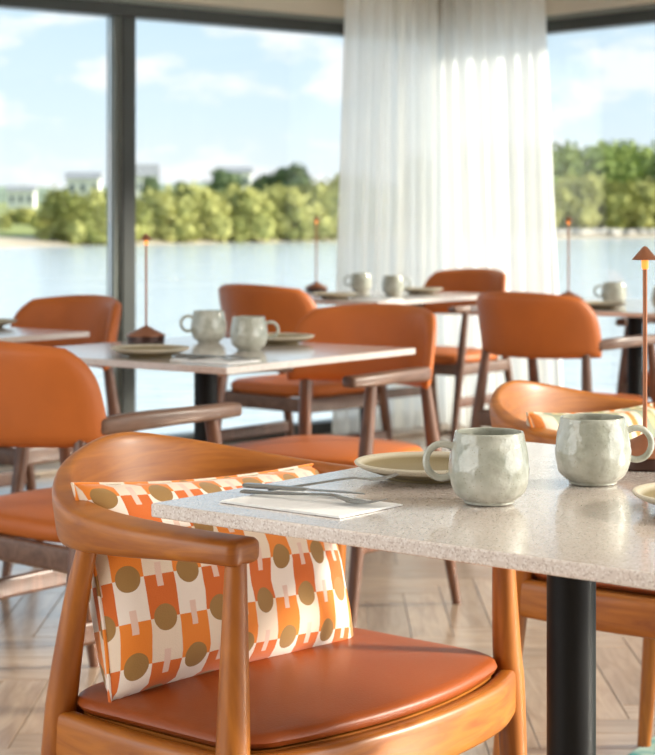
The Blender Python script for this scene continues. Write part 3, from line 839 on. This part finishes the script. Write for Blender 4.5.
# ------------------------------------------------------------------ round-back armchair
def armchair(loc,face,label):
    fx,fy=Vector(face).normalized(); rz=math.atan2(-fx,fy)     # local +Y -> face
    root=empty('armchair',(loc[0],loc[1],0),rz)
    # continuous arm and back rail
    half=[(.270,.158,.680,.060,.032,0),(.277,.09,.680,.057,.034,0),(.276,-.02,.677,.053,.044,.05),(.257,-.125,.675,.048,.056,.10),
          (.215,-.212,.677,.038,.074,.14),(.150,-.280,.684,.028,.096,.16),(.075,-.318,.690,.022,.118,.17),(0,-.330,.696,.020,.128,.17)]
    rows=[list(r) for r in half]+[[-r[0],r[1],r[2],r[3],r[4],r[5]] for r in reversed(half[:-1])]
    m=MB(); sweep(m,rows,6,24,4.2); m.build('back_rail',M['honey_rail'],root)
    # legs
    for s in (-1,1):
        pf=[(s*.302,.170,0.0),(s*.296,.166,.2),(s*.290,.160,.40),(s*.285,.157,.46),(s*.280,.155,.58),(s*.277,.154,.668)]
        MB().tube(crom([list(p) for p in pf],3),[q[0] for q in crom([[.0135],[.0175],[.0205],[.0205],[.0165],[.0132]],3)],20).build('leg',M['honey'],root)
        pr=[(s*.288,-.205,0.0),(s*.282,-.186,.2),(s*.274,-.166,.40),(s*.271,-.160,.46),(s*.263,-.143,.58),(s*.258,-.124,.66)]
        MB().tube(crom([list(p) for p in pr],3),[q[0] for q in crom([[.0135],[.0175],[.0205],[.0205],[.0165],[.0132]],3)],20).build('leg',M['honey'],root)
    zc=.405; h=.066
    m=MB(); sweep(m,[[.284,.160,zc,.026,h,0],[.20,.195,zc,.028,h,0],[.10,.214,zc,.028,h,0],[0,.220,zc,.028,h,0],[-.10,.214,zc,.028,h,0],[-.20,.195,zc,.028,h,0],[-.284,.160,zc,.026,h,0]],6,16,5,False); m.build('front_rail',M['honey_rail'],root)
    m=MB(); sweep(m,[[.260,-.170,zc,.026,h,0],[.1,-.19,zc,.026,h,0],[-.1,-.19,zc,.026,h,0],[-.260,-.170,zc,.026,h,0]],6,16,5,False); m.build('rear_rail',M['honey_rail'],root)
    for s in (-1,1):
        m=MB(); sweep(m,[[s*.287,.158,zc,.028,h,0],[s*.290,0,zc,.030,h,0],[s*.273,-.168,zc,.028,h,0]],8,16,5,False); m.build('side_rail',M['honey_rail'],root)
    out=[]; hw=.277; v0,v1=-.170,.160
    for cx_,cy_,r_,a0 in ((hw-.05,v1-.05,.05,0),(-hw+.05,v1-.05,.05,90),(-hw+.07,v0+.07,.07,180),(hw-.07,v0+.07,.07,270)):
        for k in range(9):
            a=math.radians(a0+90*k/8); out.append((cx_+r_*math.cos(a),cy_+r_*math.sin(a)))
        if a0==0: out+=[((hw-.05)*(1-2*q/12),v1) for q in range(1,12)]
        if a0==180: out+=[((-hw+.07)*(1-2*q/12),v0) for q in range(1,12)]
    out=[(x,y+(.052*(1-(x/hw)**2)*min(1,max(0,(y-.02)/.1)))) for x,y in out]
    m=MB(); pad(m,out,.4385,.020,.012); m.build('seat_pad',M['leather2'],root)
    MB().prism([(p[0]*.97,p[1]*.97) for p in out],.400,.437).build('seat_board',M['honey_rail'],root,smooth=False)
    tag(root,label,'armchair','round-back armchairs')
    return root
def pillow(parent_loc,face,u,v,z,W,H,T,lean,roll,mat,name,label,twist=0.0):
    fx,fy=Vector(face).normalized(); rz=math.atan2(-fx,fy)
    NX,NY=36,24; V_=[];UV=[];Fc=[]
    def prof(a,b):
        k=max(0,1-abs(a)**2.6)*max(0,1-abs(b)**2.6)
        return T/2*k**.42
    for side in (1,-1):
        for j in range(NY+1):
            for i in range(NX+1):
                a=i/NX*2-1; b=j/NY*2-1
                pin=1-.055*(1-b*b)*abs(a)**4
                pib=1-.07*(1-a*a)*abs(b)**4
                wr=(.004*noise.noise(Vector((a*2.2,b*2.2,side*3)))+.0022*noise.noise(Vector((a*5+b*2,b*4-a,side*7))))*(1-max(abs(a),abs(b))**4)
                V_.append((a*W/2*pin, side*(prof(a,b)+wr*2+.0012), b*H/2*pib)); UV.append((i/NX if side>0 else 1-i/NX,j/NY))
    K=(NX+1)*(NY+1)
    for j in range(NY):
        for i in range(NX):
            a=j*(NX+1)+i
            Fc.append((a,a+NX+1,a+NX+2,a+1)); Fc.append((K+a,K+a+1,K+a+NX+2,K+a+NX+1))
    ring=[i for i in range(NX+1)]+[j*(NX+1)+NX for j in range(1,NY+1)]+[NY*(NX+1)+i for i in range(NX-1,-1,-1)]+[j*(NX+1) for j in range(NY-1,0,-1)]
    for i in range(len(ring)):
        a,b_=ring[i],ring[(i+1)%len(ring)]; Fc.append((a,b_,b_+K,a+K))
    UV=[None]*len(V_)
    for sd in (0,1):
        o0=sd*K; idx=lambda i,j: o0+j*(NX+1)+i
        U_={}; W_={}
        for j in range(NY+1):
            acc=[0.0]
            for i in range(NX): acc.append(acc[-1]+(Vector(V_[idx(i+1,j)])-Vector(V_[idx(i,j)])).length)
            for i in range(NX+1): U_[(i,j)]=(acc[i]-acc[NX//2])/W+.5
        for i in range(NX+1):
            acc=[0.0]
            for j in range(NY): acc.append(acc[-1]+(Vector(V_[idx(i,j+1)])-Vector(V_[idx(i,j)])).length)
            for j in range(NY+1): W_[(i,j)]=(acc[j]-acc[NY//2])/H+.5
        for j in range(NY+1):
            for i in range(NX+1):
                u_=U_[(i,j)]; UV[idx(i,j)]=(u_ if sd==0 else 1-u_, W_[(i,j)])
    root=empty(name,(0,0,0))
    o=mesh_obj('cover',V_,Fc,mat,root,uvs=UV)
    ed=MB(); pts=[(Vector(V_[i])+Vector(V_[i+K]))/2 for i in ring]; pts.append(pts[0])
    ed.tube(pts,.0028,8); 
    seam=ed.build('piping',mat,o); 
    lay=seam.data.uv_layers.new(name='UVMap')
    for l in seam.data.loops:
        c=seam.data.vertices[l.vertex_index].co; lay.data[l.index].uv=(c.x/W+.5,c.z/H+.5)
    Mx=Matrix.Translation((parent_loc[0],parent_loc[1],0))@Matrix.Rotation(rz,4,'Z')@Matrix.Translation((u,v,z))@Matrix.Rotation(twist,4,'Z')@Matrix.Rotation(lean,4,'X')@Matrix.Rotation(roll,4,'Y')
    root.matrix_world=Mx
    tag(root,label,'cushion'); return root

# ------------------------------------------------------------------ leather dining chair
DC=None
def dining_proto():
    root=empty('dining_chair')
    # upholstered wrap-round backrest
    NX,NY=30,16; V_=[];Fc=[]; W=.247; H=.112; T=.040
    for side in (1,-1):
        for j in range(NY+1):
            for i in range(NX+1):
                a=i/NX*2-1; b=j/NY*2-1
                dx=a*math.sqrt(1-b*b/2); dz=b*math.sqrt(1-a*a/2)
                m_=.50 if b>0 else .14
                m_*=abs(b)**.5 if b>0 else 1
                x=(1-m_)*a+m_*dx; zz=(1-m_)*b+m_*dz
                x*=1-.05*(b+1)/2
                k=max(abs(a),abs(b)); th=T/2*max(0,1-k**7)**.5+.002
                X=x*W; Z=.716+zz*H
                s_=x; y0=-.272+.135*abs(s_)**2.2-(Z-.64)*.22
                ny=1.0; nx=-s_*.95; l=math.hypot(nx,ny)
                V_.append((X+side*th*nx/l, y0+side*th*ny/l, Z))
    K=(NX+1)*(NY+1)
    for j in range(NY):
        for i in range(NX):
            a=j*(NX+1)+i
            Fc.append((a,a+NX+1,a+NX+2,a+1)); Fc.append((K+a,K+a+1,K+a+NX+2,K+a+NX+1))
    ring=[i for i in range(NX+1)]+[j*(NX+1)+NX for j in range(1,NY+1)]+[NY*(NX+1)+i for i in range(NX-1,-1,-1)]+[j*(NX+1) for j in range(NY-1,0,-1)]
    for i in range(len(ring)):
        a,b_=ring[i],ring[(i+1)%len(ring)]; Fc.append((a,b_,b_+K,a+K))
    mesh_obj('backrest',V_,Fc,M['leather'],root)
    for s in (-1,1):
        m=MB(); sweep(m,[[s*.232,-.152,.650,.024,.036,0],[s*.252,-.08,.655,.036,.038,0],[s*.258,.05,.657,.044,.034,0],[s*.250,.16,.656,.048,.032,0],[s*.236,.225,.655,.048,.031,0]],5,16,4.5); m.build('arm',M['walnut_arm'],root)
        MB().tube(crom([[s*.262,.262,0],[s*.258,.225,.2],[s*.254,.185,.42],[s*.250,.145,.642]],4),[q[0] for q in crom([[.0125],[.017],[.020],[.015]],4)],14).build('leg',M['walnut'],root)
        MB().tube(crom([[s*.242,-.290,0],[s*.234,-.243,.2],[s*.222,-.206,.42],[s*.204,-.184,.622]],4),[q[0] for q in crom([[.0125],[.017],[.020],[.015]],4)],14).build('leg',M['walnut'],root)
        m=MB(); sweep(m,[[s*.247,.20,.381,.024,.052,0],[s*.228,-.215,.381,.024,.052,0]],4,12,6,False); m.build('side_rail',M['walnut_arm'],root)
        m=MB(); sweep(m,[[s*.256,.215,.235,.020,.046,0],[s*.234,-.245,.235,.020,.046,0]],4,12,6,False); m.build('stretcher',M['walnut'],root)
    m=MB(); sweep(m,[[.25,.195,.381,.024,.052,0],[-.25,.195,.381,.024,.052,0]],4,12,6,False); m.build('front_rail',M['walnut_arm'],root)
    m=MB(); sweep(m,[[.225,-.215,.381,.024,.052,0],[-.225,-.215,.381,.024,.052,0]],4,12,6,False); m.build('rear_rail',M['walnut_arm'],root)
    out=[]
    for k in range(56):
        a=2*math.pi*k/56; ca,sa=math.cos(a),math.sin(a)
        y=math.copysign(abs(sa)**.5,sa)*.232; x=math.copysign(abs(ca)**.5,ca)*(.232+.012*(y>0))
        out.append((x,y+.012))
    m=MB(); pad(m,out,.4075,.042,.014); m.build('seat_pad',M['leather'],root)
    return root
def dining_chair(loc,face,label):
    global DC
    if DC is None: DC=dining_proto(); o=DC
    else: o=clone(DC)
    fx,fy=Vector(face).normalized()
    o.location=(loc[0],loc[1],0); o.rotation_euler=(0,0,math.atan2(-fx,fy))
    tag(o,label,'chair','leather dining chairs'); return o

# ================================================================== layout
# near table
K1=Vector((-.208,2.13)); a1=Vector((.777,-.629)); b1=Vector(bN)
t1b=Vector((-b1.y,b1.x))
# table() runs its second side left/away, so start from the corner right of the frame
table(K1+a1*.68,bN,.77,.68,'square pale stone-topped table in the foreground with black pedestal')
mug(.190,2.130,math.radians(183),'mottled grey-green mug on the foreground table, handle turned left')
mug(.335,2.285,math.radians(2),'mottled grey-green mug on the foreground table, handle turned right, beside the lamp')
plate(.130,2.335,'olive speckled plate behind the left mug on the foreground table')
plate(.445,2.070,'pale rimmed plate cut off at the right edge of the foreground table')
lamp(.428,2.44,.297,'slim bronze lamp standing on the foreground table at the right edge')
ra=math.atan2(a1.y,a1.x)
napkin(-.020,2.122,ra,.182,.118,'folded white napkin under the cutlery on the foreground table')
NZ=TZ+.0030
cutlery('knife',(-.025,2.172,NZ+.003),-.50,'steel knife lying across the foreground napkin',(0,-.01)).scale=(.8,.85,.85)
cutlery('fork',(-.0185,2.131,NZ+.001),-.56,'steel fork nearest the table edge on the foreground napkin')
cutlery('fork',(.008,2.215,NZ+.006),.20,'steel fork pointing at the olive plate on the foreground napkin',(0,-.06)).scale=(.82,.82,.82)
# middle table
table((-.225,4.04),bM,.75,.77,'square stone-topped table in the middle, laid with two mugs')
mug(-.318,4.84,math.radians(176),'grey-green mug on the middle table, handle turned left')
mug(-.198,4.56,math.radians(12),'grey-green mug on the middle table, handle turned right')
plate(-.427,4.36,'flat plate in front of the lamp on the middle table')
plate(-.129,4.80,'flat plate beside the right mug on the middle table')
lamp(-.487,4.86,.291,'slim bronze lamp on the middle table in front of the mullion')
rm=math.atan2(-bM[0],bM[1])
napkin(-.262,4.22,rm,.18,.118,'folded white napkin on the middle table')
cutlery('knife',(-.27,4.24,NZ+.002),rm+.15,'steel knife on the middle table napkin')
cutlery('spoon',(-.235,4.225,NZ+.001),rm+.75,'steel spoon on the middle table napkin')
cutlery('fork',(-.275,4.205,NZ+.001),rm+.05,'steel fork on the middle table napkin')
# far table in front of the curtain
table((.20,7.10),bM,.95,.80,'square stone-topped table at the back in front of the curtains')
mug(.149,8.02,math.radians(178),'small grey-green mug on the back table, handle turned left')
mug(.279,7.72,math.radians(10),'small grey-green mug on the back table, handle turned right')
plate(.41,7.93,'flat plate at the right of the mugs on the back table')
plate(.03,7.42,'flat plate at the left of the mugs on the back table')
lamp(-.05,8.10,.335,'slim bronze lamp on the back table left of the curtain')
napkin(.20,7.35,rm,.18,.118,'folded white napkin on the back table')
cutlery('spoon',(.215,7.36,NZ+.001),rm+.7,'steel spoon on the back table napkin')
cutlery('knife',(.19,7.36,NZ+.001),rm+.1,'steel knife on the back table napkin')
# table at the far left
table((-1.16,4.69),bM,.77,.77,'stone-topped table cut off at the left edge of the picture')
plate(-1.04,5.50,'flat plate on the table at the left edge')
# table at the far right
table((1.25,6.20),bM,.90,.90,'stone-topped table at the right edge, behind the single leather chair')
mug(1.095,6.92,math.radians(176),'grey-green mug on the right-hand table, standing behind the plates')
mug(1.215,6.52,math.radians(100),'grey-green mug cut off at the right edge of the right-hand table')
plate(1.00,6.62,'flat plate in front of the mug on the right-hand table')
plate(1.035,6.89-.24+.30,'flat plate behind the front plate on the right-hand table',.9).location.x=.90
lamp(.948,7.12,.335,'slim bronze lamp on the right-hand table against the water')
# armchairs
F1=(.764,-.645)
A1=(-.048,2.464)
armchair(A1,F1,'honey wood armchair in the foreground with rust leather seat and checked cushion')
pillow(A1,F1,.015,-.120,.580,.48,.285,.15,math.radians(18),math.radians(-3),pillow_mat(.48,.285),'checked_cushion','orange and cream checked cushion with brown dots in the foreground armchair')
F2=(.80,-.60)
A2=(.635,3.33)
armchair(A2,F2,'honey wood armchair behind the foreground table with striped cushion')
pillow(A2,F2,.03,-.11,.585,.47,.28,.12,math.radians(18),math.radians(-3),stripe_mat(),'striped_cushion','sage, cream and orange striped cushion in the rear armchair')
# leather chairs
FA=(.66,.75); FB=(-.66,-.75)
dining_chair((-.535,3.97),FA,'tan leather chair at the left, back to the camera, drawn up to the middle table')
dining_chair((-.105,6.96),FA,'tan leather chair seen from behind at the back table, left of the curtain')
dining_chair((.825,6.27),FA,'tan leather chair seen from behind at the right-hand table')
dining_chair((-.005,4.95),(-.58,-.81),'tan leather chair facing the camera behind the middle table corner')
dining_chair((-.95,5.55),FB,'tan leather chair facing the camera at the left edge table, before the mullion')
dining_chair((.535,8.5),FB,'tan leather chair facing the camera before the curtain, at the back table')
dining_chair((1.50,7.25),FB,'tan leather chair mostly cut off at the right edge, facing the camera')
# rug
rb=Vector((.50,.866)); ra_=Vector((.866,-.5)); r0=Vector((.40,3.27))
b=MB(); b.box((0,0,.0005),(1.6,1.15,.003)); 
o=b.build('rug',rug_mat(),smooth=False,bevel=.001); o.location=(r0.x,r0.y,0)
Mx=Matrix(((ra_.x,rb.x,0),(ra_.y,rb.y,0),(0,0,1))); o.rotation_euler=Mx.to_euler(); 
tag(o,'mottled teal rug corner on the floor at the bottom right','rug')
